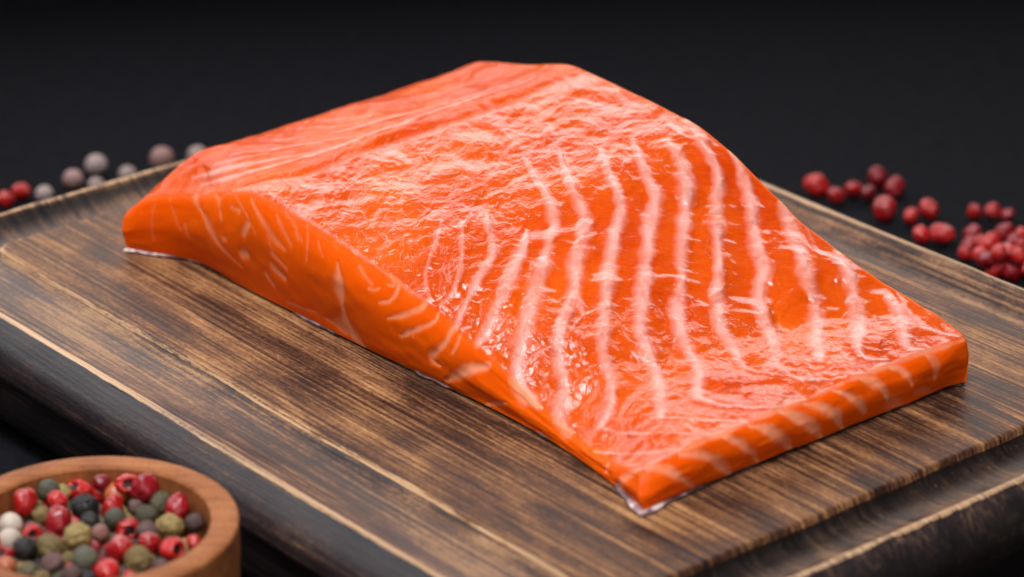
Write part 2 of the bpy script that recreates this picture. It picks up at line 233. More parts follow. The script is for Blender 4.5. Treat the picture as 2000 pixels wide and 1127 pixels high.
 (0.84, [(-3.88,-1.47,2.41,0.078),(-3.52,-0.73,2.57,0.078),(-3.1,-0.05,2.72,0.078),(-2.9,0.84,2.8,0.078),(-2.79,1.81,2.9,0.078),(-2.54,2.67,3.06,0.078)]),
 (0.7, [(-4.21,-2.24,2.25,0.078),(-3.53,-1.75,2.44,0.078),(-3.0,-1.13,2.62,0.078)]),
 (0.7, [(-5.01,-3.39,1.9,0.078),(-4.54,-3.12,2.08,0.078),(-4.27,-2.69,2.18,0.078)]),
 (0.7, [(-3.9,1.24,2.63,0.078),(-3.8,2.1,2.68,0.078),(-3.6,2.88,2.78,0.078)]),
]

# peppercorns: x, y, z, radius, kind, label
BOWL_PEPPER = [
 (-7.74, -9.07, 2.46, 0.249, 'red_hole', 'bright red peppercorn with a dark pit, alone against the back rim of the bowl'),
 (-7.46, -8.88, 2.42, 0.196, 'grey', 'dark grey green peppercorn half hidden at the back rim beside the pitted red one'),
 (-7.58, -8.9, 2.67, 0.177, 'olive', 'yellowish wrinkled peppercorn in front of the dark grey green one near the back rim'),
 (-7.78, -9.03, 2.8, 0.193, 'grey', 'long grey green peppercorn below the yellowish wrinkled one'),
 (-8.04, -9.24, 2.54, 0.203, 'olive', 'olive wrinkled peppercorn near the left picture edge, left of the pitted red one'),
 (-8.21, -9.3, 2.36, 0.13, 'orange', 'small amber peppercorn under the olive one near the left picture edge'),
 (-8.12, -9.42, 2.79, 0.213, 'red', 'round red peppercorn with a white gleam, right above the two creamy ones'),
 (-8.34, -9.47, 2.5, 0.13, 'red', 'red peppercorn cut by the left picture edge above the creamy pair'),
 (-8.3, -9.92, 2.62, 0.207, 'cream', 'creamy white peppercorn, upper of the creamy pair at the left'),
 (-8.25, -10.42, 2.59, 0.21, 'cream', 'creamy white peppercorn, lower of the creamy pair at the left'),
 (-7.6, -9.25, 2.71, 0.197, 'red', 'light red peppercorn leaning on the left of the wrinkled black one'),
 (-7.83, -9.61, 2.63, 0.165, 'olive', 'small mustard peppercorn between the gleaming red and the crimson broken one'),
 (-7.55, -9.69, 2.55, 0.243, 'crimson', 'long crimson peppercorn below left of the wrinkled black one'),
 (-7.91, -10.14, 2.58, 0.163, 'red_hole', 'crimson peppercorn shell with an open hole right of the creamy pair'),
 (-7.31, -8.85, 2.7, 0.212, 'red_hole', 'torn dark red peppercorn directly behind the wrinkled black one'),
 (-7.14, -9.37, 2.65, 0.244, 'black', 'large black wrinkled peppercorn in the middle of the bowl'),
 (-6.99, -9.83, 2.62, 0.173, 'black', 'black peppercorn tucked under the large wrinkled black one'),
 (-7.0, -8.76, 2.57, 0.172, 'red', 'smooth red peppercorn between the torn dark red one and the back row'),
 (-6.91, -8.75, 2.8, 0.169, 'crimson', 'purplish red peppercorn at the back left of the smooth orange one'),
 (-6.69, -8.8, 2.6, 0.213, 'orange', 'smooth orange brown peppercorn standing at the back rim'),
 (-6.83, -8.77, 2.36, 0.163, 'red', 'small bright red peppercorn below left of the smooth orange one'),
 (-6.48, -8.81, 2.81, 0.185, 'red_hole', 'red peppercorn with a dark slit below the smooth orange one'),
 (-6.67, -9.34, 2.62, 0.227, 'red', 'oval glossy red peppercorn right of the large black one'),
 (-6.41, -8.77, 2.5, 0.13, 'olive', 'small yellow green peppercorn at the back right rim'),
 (-6.18, -8.99, 2.8, 0.261, 'crimson', 'long glossy dark red peppercorn lying along the back right rim'),
 (-5.91, -9.11, 2.58, 0.232, 'olive_dark', 'dark green wrinkled peppercorn below the long glossy dark red one'),
 (-6.29, -9.19, 2.56, 0.157, 'brown', 'reddish brown shrivelled peppercorn left of the dark green one'),
 (-6.08, -9.61, 2.61, 0.208, 'olive_dark', 'smooth olive peppercorn below the dark green wrinkled one'),
 (-6.58, -9.78, 2.66, 0.186, 'grey', 'grey green peppercorn behind the torn scarlet one'),
 (-6.34, -9.93, 2.54, 0.216, 'red_hole', 'torn scarlet peppercorn with a black opening in the middle right'),
 (-5.68, -9.22, 2.43, 0.131, 'brown', 'small grey brown peppercorn between the dark green and the angular crimson one'),
 (-5.59, -9.41, 2.63, 0.24, 'crimson', 'angular crimson peppercorn against the right rim'),
 (-5.63, -10.01, 2.63, 0.224, 'olive', 'lumpy mustard peppercorn left of the grey brown wrinkled one at the right'),
 (-5.26, -9.86, 2.62, 0.169, 'brown', 'wrinkled grey brown peppercorn at the right rim below the angular crimson one'),
 (-6.01, -10.15, 2.61, 0.194, 'brown', 'mauve grey peppercorn between the torn scarlet and the lumpy mustard one'),
 (-7.13, -10.3, 2.6, 0.24, 'olive', 'lumpy olive peppercorn with a deep dent below the large black one'),
 (-6.77, -10.27, 2.65, 0.159, 'pinkish', 'pinkish brown peppercorn right of the deeply dented olive one'),
 (-5.94, -10.55, 2.61, 0.209, 'red', 'rosy red peppercorn with a soft gleam below the mauve grey one'),
 (-5.53, -10.81, 2.63, 0.221, 'red_hole', 'rosy peppercorn with a small round pit near the lower right rim'),
 (-5.2, -10.54, 2.62, 0.145, 'red', 'small red peppercorn wedged at the lower right rim'),
 (-6.39, -10.78, 2.61, 0.264, 'red', 'largest bright scarlet peppercorn, glossy, low in the middle of the bowl'),
 (-6.84, -10.36, 2.45, 0.133, 'crimson', 'small dark red peppercorn left of the largest scarlet one'),
 (-7.55, -10.7, 2.61, 0.239, 'olive', 'tan lumpy peppercorn below the crimson long one'),
 (-7.94, -10.79, 2.63, 0.213, 'black', 'dark purple black peppercorn under the creamy pair'),
 (-8.28, -10.88, 2.58, 0.153, 'red_hole', 'dark red torn peppercorn at the left picture edge below the creamy pair'),
 (-8.18, -11.31, 2.59, 0.177, 'orange', 'orange red peppercorn at the lower left picture corner'),
 (-7.42, -11.3, 2.62, 0.202, 'brown', 'shrivelled red brown peppercorn below the tan lumpy one'),
 (-6.93, -11.03, 2.58, 0.225, 'grey', 'grey olive round peppercorn left of the largest scarlet one, low in the bowl'),
 (-6.06, -11.1, 2.59, 0.241, 'olive', 'ribbed olive peppercorn below the rosy gleaming one'),
 (-6.5, -11.49, 2.61, 0.202, 'red', 'red peppercorn at the bottom picture edge below the largest scarlet one'),
 (-7.79, -11.5, 2.59, 0.172, 'olive_dark', 'olive grey peppercorn near the bottom picture edge at the left'),
 (-7.09, -11.61, 2.6, 0.176, 'brown', 'purple grey peppercorn at the bottom picture edge below the round grey olive one'),
 (-7.54, -11.76, 2.6, 0.159, 'olive', 'mustard peppercorn at the bottom picture edge between the olive grey and purple grey ones'),
 (-6.09, -11.79, 2.59, 0.184, 'red', 'red peppercorn at the bottom picture edge below the ribbed olive one'),
 (-5.69, -11.38, 2.63, 0.147, 'brown', 'dark brown peppercorn in the gap between the ribbed olive and the pitted rosy one'),
 (-7.83, -8.99, 2.21, 0.132, 'crimson', 'small crimson peppercorn glimpsed behind the light red one'),
 (-7.11, -8.78, 2.36, 0.137, 'red', 'small scarlet peppercorn between the large black one and the bright red back row'),
 (-5.95, -8.97, 2.33, 0.133, 'crimson', 'small dark red peppercorn between the long glossy one and the angular crimson one'),
 (-7.29, -9.56, 2.47, 0.13, 'red', 'small red peppercorn glimpsed under the large black one'),
 (-8.09, -10.91, 2.44, 0.13, 'brown', 'small brown peppercorn between the dark purple black and the orange red one'),
 (-8.58, -10.48, 2.64, 0.22, 'red', 1),
 (-8.38, -11.1, 2.38, 0.242, 'grey', 2),
 (-8.26, -10.71, 2.29, 0.248, 'olive_dark', 2),
 (-8.4, -10.37, 2.28, 0.22, 'brown', 2),
 (-8.15, -10.09, 2.32, 0.254, 'olive', 2),
 (-7.67, -11.51, 2.28, 0.257, 'olive', 2),
 (-7.91, -11.11, 2.36, 0.216, 'olive', 2),
 (-7.77, -10.77, 2.32, 0.215, 'black', 2),
 (-7.9, -10.45, 2.41, 0.225, 'black', 2),
 (-7.7, -10.07, 2.34, 0.243, 'crimson', 2),
 (-7.94, -9.73, 2.32, 0.25, 'brown', 2),
 (-7.73, -9.41, 2.29, 0.226, 'olive_dark', 2),
 (-7.45, -11.88, 2.31, 0.252, 'red', 2),
 (-7.28, -11.48, 2.35, 0.24, 'grey', 2),
 (-7.53, -11.11, 2.33, 0.252, 'olive_dark', 2),
 (-7.26, -10.79, 2.36, 0.225, 'olive', 2),
 (-7.5, -10.43, 2.36, 0.227, 'olive', 2),
 (-7.3, -10.07, 2.31, 0.26, 'crimson', 2),
 (-7.41, -9.72, 2.21, 0.22, 'olive_dark', 2),
 (-7.32, -9.3, 2.3, 0.257, 'olive', 2),
 (-7.07, -11.85, 2.34, 0.227, 'black', 2),
 (-6.88, -11.47, 2.36, 0.259, 'black', 2),
 (-7.15, -11.13, 2.32, 0.227, 'red', 2),
 (-6.83, -10.78, 2.31, 0.25, 'crimson', 2),
 (-7.08, -10.49, 2.29, 0.222, 'brown', 2),
 (-6.92, -10.02, 2.35, 0.227, 'brown', 2),
 (-7.06, -9.68, 2.35, 0.227, 'black', 2),
 (-6.87, -9.37, 2.32, 0.228, 'olive_dark', 2),
 (-7.03, -9.05, 2.35, 0.214, 'brown', 2),
 (-6.7, -11.83, 2.4, 0.24, 'black', 2),
 (-6.49, -11.51, 2.25, 0.254, 'olive', 2),
 (-6.66, -11.14, 2.34, 0.245, 'red', 2),
 (-6.43, -10.81, 2.23, 0.21, 'black', 2),
 (-6.6, -10.42, 2.31, 0.22, 'brown', 2),
 (-6.56, -10.07, 2.3, 0.224, 'olive_dark', 2),
 (-6.68, -9.7, 2.31, 0.246, 'brown', 2),
 (-6.41, -9.29, 2.29, 0.21, 'olive', 2),
 (-6.64, -9.01, 2.26, 0.236, 'olive', 2),
 (-6.31, -11.84, 2.35, 0.227, 'olive', 2),
 (-6.08, -11.52, 2.38, 0.241, 'black', 2),
 (-6.28, -11.18, 2.28, 0.237, 'grey', 2),
 (-6.02, -10.79, 2.38, 0.218, 'olive', 2),
 (-6.25, -10.44, 2.38, 0.219, 'grey', 2),
 (-6.02, -10.01, 2.29, 0.238, 'crimson', 2),
 (-6.29, -9.64, 2.32, 0.24, 'brown', 2),
 (-6.06, -9.35, 2.33, 0.226, 'olive', 2),
 (-5.62, -11.52, 2.34, 0.236, 'red', 2),
 (-5.79, -11.18, 2.33, 0.238, 'crimson', 2),
 (-5.59, -10.78, 2.28, 0.229, 'brown', 2),
 (-5.84, -10.38, 2.33, 0.214, 'olive_dark', 2),
 (-5.64, -10.1, 2.28, 0.23, 'crimson', 2),
 (-5.82, -9.66, 2.35, 0.259, 'olive', 2),
 (-5.42, -11.16, 2.37, 0.227, 'grey', 2),
 (-5.37, -10.42, 2.4, 0.215, 'olive', 2),
]
HEAP_PEPPER = [
 (6.93, 10.89, 0.26, 0.26, 'leftmost of the loose red peppercorns beyond the board, large and round'),
 (7.34, 10.32, 0.24, 0.19, 'small round red peppercorn just right of the leftmost one beyond the board'),
 (7.76, 10.67, 0.24, 0.21, 'pale red peppercorn, third from the left behind the board'),
 (8.09, 10.48, 0.24, 0.19, 'dark red peppercorn touching the right side of the pale one behind the board'),
 (8.38, 11.37, 0.24, 0.24, 'brownish red peppercorn standing farthest back of the loose row'),
 (8.72, 10.78, 0.25, 0.25, 'dark red peppercorn right of the brownish farthest one'),
 (8.35, 9.41, 0.28, 0.28, 'wide oval red peppercorn alone just behind the board edge'),
 (8.89, 9.11, 0.24, 0.19, 'left one of a touching pair of red peppercorns behind the board edge'),
 (9.34, 9.51, 0.24, 0.22, 'right taller one of a touching pair of red peppercorns behind the board edge'),
 (9.0, 8.04, 0.24, 0.2, 'red peppercorn half hidden by the board edge below the touching pair'),
 (9.45, 8.02, 0.26, 0.26, 'large red peppercorn at the board edge right of the half hidden one'),
 (10.34, 9.33, 0.24, 0.19, 'rosy red peppercorn, left of the trio behind the right heap'),
 (10.76, 9.39, 0.24, 0.19, 'bright red peppercorn, middle of the trio behind the right heap'),
 (11.07, 9.17, 0.24, 0.16, 'brown red peppercorn, right of the trio behind the right heap'),
 (10.13, 8.06, 0.24, 0.23, 'red peppercorn with a brownish top at the left back of the right heap'),
 (10.85, 8.16, 0.24, 0.23, 'dark red peppercorn at the back of the right heap under the brown red one'),
 (11.21, 8.04, 0.24, 0.17, 'pinkish red peppercorn at the back of the heap by the right picture edge'),
 (10.14, 7.09, 0.44, 0.19, 'rosy peppercorn in the left middle of the right heap'),
 (10.33, 6.74, 0.53, 0.25, 'brightest light red peppercorn in the middle of the right heap'),
 (10.69, 6.85, 0.39, 0.18, 'dull red peppercorn in the shade at the middle of the right heap'),
 (9.82, 6.96, 0.24, 0.17, 'pale red peppercorn at the left foot of the right heap by the board edge'),
 (11.0, 6.78, 0.52, 0.17, 'red peppercorn of the right heap near the picture edge, above the board'),
 (10.42, 6.21, 0.58, 0.18, 'tan topped peppercorn in the lower right heap'),
 (10.47, 6.34, 0.21, 0.21, 'light red peppercorn at the lower foot of the right heap against the board'),
 (10.84, 6.12, 0.57, 0.18, 'rosy peppercorn at the lower right heap beside the tan topped one'),
 (10.14, 6.04, 0.5, 0.18, 'deep red peppercorn low in the right heap near the board rim'),
 (11.04, 6.05, 0.26, 0.19, 'red peppercorn at the right picture edge just above the board rim'),
 (9.99, 7.49, 0.24, 0.18, 'red peppercorn at the left slope of the right heap under the brownish topped one'),
 (10.06, 6.45, 0.44, 0.19, 'red peppercorn buried at the left middle of the right heap'),
 (10.52, 7.75, 0.24, 0.18, 'dusky red peppercorn at the crest of the right heap'),
 (10.68, 6.41, 0.51, 0.18, 'red peppercorn of the right heap between the tan topped and the rosy one'),
 (10.89, 7.1, 0.48, 0.18, 'dark red peppercorn high on the right side of the right heap'),
 (10.29, 6.02, 0.2, 0.18, 'red peppercorn at the lowest foot of the right heap, partly behind the rim'),
 (10.7, 6.05, 0.19, 0.19, 'deep red peppercorn by the rim, right of the light red foot one'),
 (11.03, 6.7, 0.19, 0.18, 'red peppercorn by the right picture edge, beside the rosy low one'),
 (11.5, 6.15, 0.24, 0.24, 1),
 (11.95, 6.15, 0.24, 0.24, 1),
 (12.41, 6.15, 0.24, 0.24, 1),
 (11.5, 6.6, 0.24, 0.24, 1),
 (11.95, 6.6, 0.24, 0.24, 1),
 (12.41, 6.6, 0.24, 0.24, 1),
]
RIM_PEPPER = [
 (-9.64, 12.16, 0.24, 0.256, 'white', 'round white peppercorn standing highest behind the left board rim'),
 (-8.86, 11.68, 0.2, 0.205, 'white', 'small white peppercorn half sunk behind the left board rim, third from the fillet'),
 (-8.14, 12.49, 0.27, 0.285, 'pinkwhite', 'large pinkish white peppercorn behind the left board rim'),
 (-7.34, 12.76, 0.23, 0.246, 'white', 'white peppercorn behind the board rim closest to the fillet'),
 (-9.5, 11.01, 0.2, 0.192, 'white', 'white peppercorn right under the highest one behind the left board rim'),
 (-10.07, 11.34, 0.22, 0.231, 'pinkwhite', 'pinkish white peppercorn left of the highest white one behind the rim'),
 (-10.61, 10.48, 0.2, 0.201, 'white', 'white peppercorn next to the red ones behind the left board rim'),
 (-11.18, 10.64, 0.2, 0.207, 'red', 'red brown peppercorn behind the left board rim near the picture edge'),
 (-11.46, 10.19, 0.2, 0.19, 'red', 'red peppercorn cut by the left picture edge behind the rim'),
]

# ------------------------------------------------------------------ helpers
def mesh_obj(name, verts, faces, mat, parent=None, smooth=True, attrs=None):
    me = bpy.data.meshes.new(name)
    verts = np.asarray(verts, dtype=np.float32)*CM
    faces = np.asarray(faces, dtype=np.int32)
    nf, k = faces.shape
    me.vertices.add(len(verts)); me.vertices.foreach_set('co', verts.ravel())
    me.loops.add(nf*k); me.loops.foreach_set('vertex_index', faces.ravel())
    me.polygons.add(nf); me.polygons.foreach_set('loop_start', np.arange(0, nf*k, k, dtype=np.int32))
    me.update(calc_edges=True); me.validate()
    if smooth: me.polygons.foreach_set('use_smooth', np.ones(len(me.polygons), dtype=bool))
    for an, av in (attrs or {}).items():
        a = me.attributes.new(an, 'FLOAT', 'POINT'); a.data.foreach_set('value', np.asarray(av, dtype=np.float32).ravel())
    if mat: me.materials.append(mat)
    o = bpy.data.objects.new(name, me); COL.objects.link(o)
    if parent: o.parent = parent
    return o
def thing(name, label, cat, group=None, loc=(0, 0, 0), rz=0):
    o = bpy.data.objects.new(name, None); COL.objects.link(o)
    o.location = Vector(loc)*CM; o.rotation_euler = (0, 0, rz); tag(o, label, cat, group); return o
def tag(o, label, cat, group=None):
    o['label'] = label; o['category'] = cat
    if group: o['group'] = group
def grid_faces(n, m, off=0, wrap=False):
    i, j = np.meshgrid(np.arange(n-1), np.arange(m if wrap else m-1), indexing='ij')
    j2 = (j+1) % m
    return np.stack([off+i*m+j, off+i*m+j2, off+(i+1)*m+j2, off+(i+1)*m+j], -1).reshape(-1, 4)

# ------------------------------------------------------------------ materials
class Mat:
    def __init__(s, name):
        s.m = bpy.data.materials.new(name); s.m.use_nodes = True; s.t = s.m.node_tree; s.t.nodes.clear()
        s.out = s.n('ShaderNodeOutputMaterial'); s.b = s.n('ShaderNodeBsdfPrincipled'); s.l(s.b.outputs[0], s.out.inputs[0])
        s.tc = s.n('ShaderNodeTexCoord')
    def n(s, k, **kw):
        x = s.t.nodes.new(k)
        for a, v in kw.items(): setattr(x, a, v)
        return x
    def l(s, a, b): s.t.links.new(a, b)
    def set(s, sock, v):
        if hasattr(v, 'type') and hasattr(v, 'is_output'): s.l(v, sock)
        else: sock.default_value = v
    def map(s, scale, rot=(0, 0, 0), loc=(0, 0, 0), src=None):
        m = s.n('ShaderNodeMapping'); m.inputs['Scale'].default_value = [q/CM for q in scale]; m.inputs['Rotation'].default_value = rot; m.inputs['Location'].default_value = loc
        s.l(src or s.tc.outputs['Object'], m.inputs['Vector']); return m.outputs[0]
    def noise(s, vec, scale=1, detail=3, rough=.55, dist=0, typ=None):
        x = s.n('ShaderNodeTexNoise'); s.l(vec, x.inputs['Vector']); x.inputs['Scale'].default_value = scale
        x.inputs['Detail'].default_value = detail; x.inputs['Roughness'].default_value = rough; x.inputs['Distortion'].default_value = dist
        if typ: x.noise_type = typ
        return x.outputs['Fac']
    def ramp(s, fac, pts, interp='LINEAR'):
        r = s.n('ShaderNodeValToRGB'); r.color_ramp.interpolation = interp; e = r.color_ramp.elements
        while len(e) < len(pts): e.new(.5)
        for el, (p, c) in zip(e, pts): el.position = p; el.color = (*c, 1) if not isinstance(c, (int, float)) else (c, c, c, 1)
        s.l(fac, r.inputs[0]); return r.outputs[0]
    def mix(s, f, a, b, mode='MIX'):
        x = s.n('ShaderNodeMix', data_type='RGBA', blend_type=mode)
        for i, v in ((0, f), (6, a), (7, b)):
            if isinstance(v, tuple) and len(v) == 3: v = (*v, 1)
            s.set(x.inputs[i], v)
        return x.outputs[2]
    def math(s, op, a, b=None, c=None, clamp=False):
        x = s.n('ShaderNodeMath', operation=op, use_clamp=clamp)
        for i, v in enumerate((a, b, c)):
            if v is not None: s.set(x.inputs[i], v)
        return x.outputs[0]
    def rng(s, v, a, b, c=0, d=1):
        x = s.n('ShaderNodeMapRange'); s.set(x.inputs[0], v)
        for i, q in enumerate((a, b, c, d)): x.inputs[i+1].default_value = q
        return x.outputs[0]
    def attr(s, name): x = s.n('ShaderNodeAttribute', attribute_name=name); return x.outputs['Fac']
    def bump(s, h, dist, strength=1, prev=None):
        x = s.n('ShaderNodeBump'); s.l(h, x.inputs['Height']); x.inputs['Distance'].default_value = dist*CM; x.inputs['Strength'].default_value = strength
        if prev is not None: s.l(prev, x.inputs['Normal'])
        return x.outputs[0]
    def p(s, **kw):
        for k, v in kw.items():
            sock = s.b.inputs[k.replace('_', ' ')]
            if isinstance(v, tuple) and len(v) == 3 and sock.type == 'RGBA': v = (*v, 1)
            s.set(sock, v)

def mat_table():
    M = Mat('slate_table')
    n1 = M.noise(M.map((1, 1, 1)), 2.5, 6, .65); n2 = M.noise(M.map((1, 1, 1)), 14, 4, .6)
    M.p(Base_Color=M.ramp(M.math('ADD', M.math('MULTIPLY', n1, .6), M.math('MULTIPLY', n2, .4)), [(.3, (.0060, .0060, .0076)), (.7, (.0125, .0125, .0155))]),
        Roughness=.8, Specular_IOR_Level=.03, Normal=M.bump(n2, .05, .5, M.bump(n1, .10, .5)))
    return M.m
def mat_board(name, base):
    """base: 'top' plateau, 'groove', 'side'"""
    M = Mat(name)
    wob = M.noise(M.map((.07, .30, .30)), 1, 2, .5)
    cv = M.n('ShaderNodeCombineXYZ'); M.l(M.math('MULTIPLY', wob, 4.0), cv.inputs[1])
    def gm(sc):
        v = M.n('ShaderNodeVectorMath', operation='ADD'); M.l(M.map(sc), v.inputs[0]); M.l(cv.outputs[0], v.inputs[1]); return v.outputs[0]
    fine = M.noise(gm((.16, 13, {'side': 7}.get(base, .6))), 1, 3, .55)
    pore = M.noise(gm((2.2, 34, {'side': 16}.get(base, 2))), 1, 2, .6)
    broad = M.noise(gm((.10, 1.8, {'side': 1.5}.get(base, .3))), 1, 3, .5)
    blotch = M.noise(M.map((.45, .9, .9)), 1, 5, .62, .4)
    speck = M.noise(M.map((9, 16, 16)), 1, 3, .65)
    g = M.math('ADD', M.math('MULTIPLY', fine, .50), M.math('ADD', M.math('MULTIPLY', broad, .24), M.math('MULTIPLY', blotch, .40)))
    g = M.math('ADD', g, M.math('MULTIPLY', M.math('SUBTRACT', speck, .5), .22))
    g = M.math('ADD', g, M.math('MULTIPLY', M.math('SUBTRACT', pore, .5), .16))
    if base == 'top':
        col = M.ramp(g, [(.45, (.018, .0095, .0075)), (.52, (.055, .023, .013)), (.575, (.125, .053, .024)), (.635, (.24, .108, .044)), (.73, (.44, .225, .095))])
        ro = (.42, .62); sp = .20
    elif base == 'groove':
        col = M.ramp(g, [(.46, (.012, .008, .008)), (.535, (.046, .022, .015)), (.60, (.14, .064, .032)), (.69, (.32, .17, .078))])
        ro = (.34, .55); sp = .34
    else:
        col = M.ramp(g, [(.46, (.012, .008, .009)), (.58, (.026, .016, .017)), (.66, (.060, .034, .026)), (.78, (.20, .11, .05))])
        ro = (.38, .5); sp = .42
    w = M.attr('wear')
    wn = M.noise(M.map((.5, 1.5, 2)), 1, 5, .7)
    # darker wood where the attribute is negative
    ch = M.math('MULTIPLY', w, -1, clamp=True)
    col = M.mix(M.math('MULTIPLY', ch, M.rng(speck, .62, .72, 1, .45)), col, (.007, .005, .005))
    # worn bare edge: ragged mask, crossed by dark grain lines
    mask = M.math('MULTIPLY', M.rng(M.math('ADD', w, M.math('MULTIPLY', M.math('SUBTRACT', wn, .5), 1.5)), .44, .56), M.rng(M.math('ADD', M.math('MULTIPLY', fine, .7), M.math('MULTIPLY', speck, .3)), .40, .47, .12, 1))
    bare = M.ramp(fine, [(.35, (.24, .12, .055)), (.6, (.52, .31, .16)), (.75, (.64, .43, .25))])
    col = M.mix(mask, col, bare)
    M.p(Base_Color=col, Roughness=M.rng(g, .45, .72, *ro), Specular_IOR_Level=sp,
        Normal=M.bump(fine, {'top': .020, 'groove': .014, 'side': .010}[base], .8, M.bump(speck, .008, .7)))
    return M.m
def mat_flesh():
    M = Mat('salmon_flesh')
    fat = M.attr('fat'); top = M.attr('top'); shine = M.attr('shine'); cr_ = M.attr('crinkle')
    o = M.tc.outputs['Object']
    fib = M.map((3.2, 17, 9), rot=(0, 0, -ROT))         # short muscle fibres, across the fat lines
    fibn = M.noise(M.map((7, 26, 14), rot=(0, 0, 0)), 1, 3, .6)
    # in the world-turned frame: x across the picture
    turned = M.n('ShaderNodeVectorRotate', rotation_type='Z_AXIS'); M.l(M.map((1, 1, 1)), turned.inputs['Vector']); turned.inputs['Angle'].default_value = ROT
    def tmap(sc):
        m = M.n('ShaderNodeMapping'); m.inputs['Scale'].default_value = sc; M.l(turned.outputs[0], m.inputs['Vector']); return m.outputs[0]
    f1 = M.noise(tmap((13, 17, 14)), 1, 2, .6, .5)      # fine pitting
    f2 = M.noise(tmap((4.2, 3.4, 4)), 1, 3, .5, 1.0)
    f3 = M.noise(tmap((1.25, .85, 1.2)), 1, 2, .45, .7)
    fibre = M.noise(tmap((3.5, 22, 3)), 1, 2, .5, .3)
    crack = M.n('ShaderNodeTexVoronoi', feature='DISTANCE_TO_EDGE'); M.l(tmap((.55, 2.3, 1.5)), crack.inputs['Vector']); crack.inputs['Scale'].default_value = 1
    crk = M.rng(crack.outputs['Distance'], 0, .05)
    tone = M.noise(M.map((.5, .5, .8)), 1, 3, .5)
    base = M.ramp(tone, [(.3, (.52, .040, .0002)), (.7, (.66, .086, .0003))])
    base = M.mix(M.rng(top, 0, 1, .6, 0), base, (.92, .112, .001))      # freshly cut flesh is a lighter orange
    base = M.mix(M.rng(fibre, .4, .7, 0, .25), base, (.76, .105, .003))
    fatn = M.math('ADD', fat, M.math('MULTIPLY', M.math('SUBTRACT', fibre, .5), .16))
    fvar = M.noise(tmap((2.0, 1.1, 1.5)), 1, 3, .6)
    fm = M.math('MULTIPLY', M.rng(fatn, .06, .92), M.rng(fvar, .32, .56, .6, 1))
    glare_core = M.math('MULTIPLY', M.rng(M.math('MULTIPLY', fatn, shine), .45, .95), M.rng(fvar, .40, .58, .25, 1))
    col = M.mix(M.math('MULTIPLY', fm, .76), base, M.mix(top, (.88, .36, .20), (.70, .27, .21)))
    col = M.mix(M.math('MULTIPLY', glare_core, .32), col, (.82, .48, .42))  # paler tone puts part of the fat lines' glare into the colour
    hmid = M.math('ADD', M.math('MULTIPLY', f3, M.rng(cr_, 0, 1, .25, .25)), M.math('MULTIPLY', f2, M.rng(cr_, 0, 1, .012, .060)))
    b1 = M.bump(hmid, 1, .9)
    b2 = b1
    b3 = M.bump(M.math('MULTIPLY', f1, M.rng(cr_, 0, 1, .25, 1)), .0125, .8, b2)
    fatw = M.bump(M.math('MULTIPLY', M.noise(tmap((10, 12, 12)), 1, 3, .6, .6), shine), .020, .9, b3)
    b4 = fatw
    # cut faces are smooth, the top is crinkled
    soft = M.bump(f2, .012, .5)
    geo = M.n('ShaderNodeNewGeometry')
    nm = M.n('ShaderNodeMix', data_type='VECTOR'); M.l(top, nm.inputs[0]); M.l(soft, nm.inputs[4]); M.l(b4, nm.inputs[5])
    N = nm.outputs[1]
    M.p(Base_Color=col, Roughness=M.rng(top, 0, 1, .45, .40), Normal=N, Specular_IOR_Level=.06)
    M.l(M.math('MULTIPLY', M.rng(top, 0, 1, .07, 1), M.attr('wet')), M.b.inputs['Coat Weight']); M.l(M.math('ADD', M.rng(top, 0, 1, .25, .025), M.math('MULTIPLY', shine, .07)), M.b.inputs['Coat Roughness'])
    M.b.inputs['Coat IOR'].default_value = 1.45; M.l(N, M.b.inputs['Coat Normal'])
    M.b.inputs['Subsurface Weight'].default_value = .45; M.b.inputs['Subsurface Scale'].default_value = .28*CM
    M.b.inputs['Subsurface Radius'].default_value = (1, .30, .12)
    return M.m
def mat_skin():
    M = Mat('fish_skin')
    n = M.noise(M.map((4, 4, 8)), 1, 4, .6)
    n = M.math('ADD', n, M.math('MULTIPLY', M.attr('pale'), .28))
    M.p(Base_Color=M.ramp(n, [(.40, (.035, .022, .028)), (.58, (.12, .06, .065)), (.72, (.40, .24, .24)), (.85, (.80, .68, .62))]), Roughness=.3, Normal=M.bump(n, .03, .7))
    M.b.inputs['Subsurface Weight'].default_value = .2; M.b.inputs['Subsurface Scale'].default_value = .1*CM
    return M.m
def mat_bowl():
    M = Mat('bowl_wood')
    n1 = M.noise(M.map((1.2, 1.2, 3)), 1, 4, .6); n2 = M.noise(M.map((14, 14, 5)), 1, 3, .6); n3 = M.noise(M.map((.5, 7, 2)), 1, 3, .55, .4)
    g = M.math('ADD', M.math('MULTIPLY', n1, .35), M.math('ADD', M.math('MULTIPLY', n2, .3), M.math('MULTIPLY', n3, .35)))
    M.p(Base_Color=M.ramp(g, [(.36, (.15, .045, .014)), (.5, (.30, .098, .030)), (.64, (.42, .160, .052))]), Roughness=.6, Specular_IOR_Level=.2, Normal=M.bump(n2, .012, .6))
    return M.m
def mat_pepper(name, lo, hi, pit, rough, coat, bumpd=.012, scale=9):
    M = Mat(name)
    n = M.noise(M.map((1, 1, 1)), scale, 4, .6); n2 = M.noise(M.map((1, 1, 1)), 30, 3, .6)
    inf = M.n('ShaderNodeObjectInfo')
    c = M.ramp(M.math('ADD', M.math('MULTIPLY', n, .8), M.math('MULTIPLY', inf.outputs['Random'], .25)), [(.38, lo), (.72, hi)])
    c = M.mix(M.rng(M.attr('pit'), .35, .75), c, pit)
    M.p(Base_Color=c, Roughness=rough, Normal=M.bump(n2, bumpd, .5), Specular_IOR_Level=.5)
    M.b.inputs['Coat Weight'].default_value = coat; M.b.inputs['Coat Roughness'].default_value = .18
    return M.m
M_TABLE = mat_table(); M_TOP = mat_board('board_surface_wood', 'top'); M_GROOVE = mat_board('board_groove_wood', 'groove'); M_SIDE = mat_board('board_side_wood', 'side')
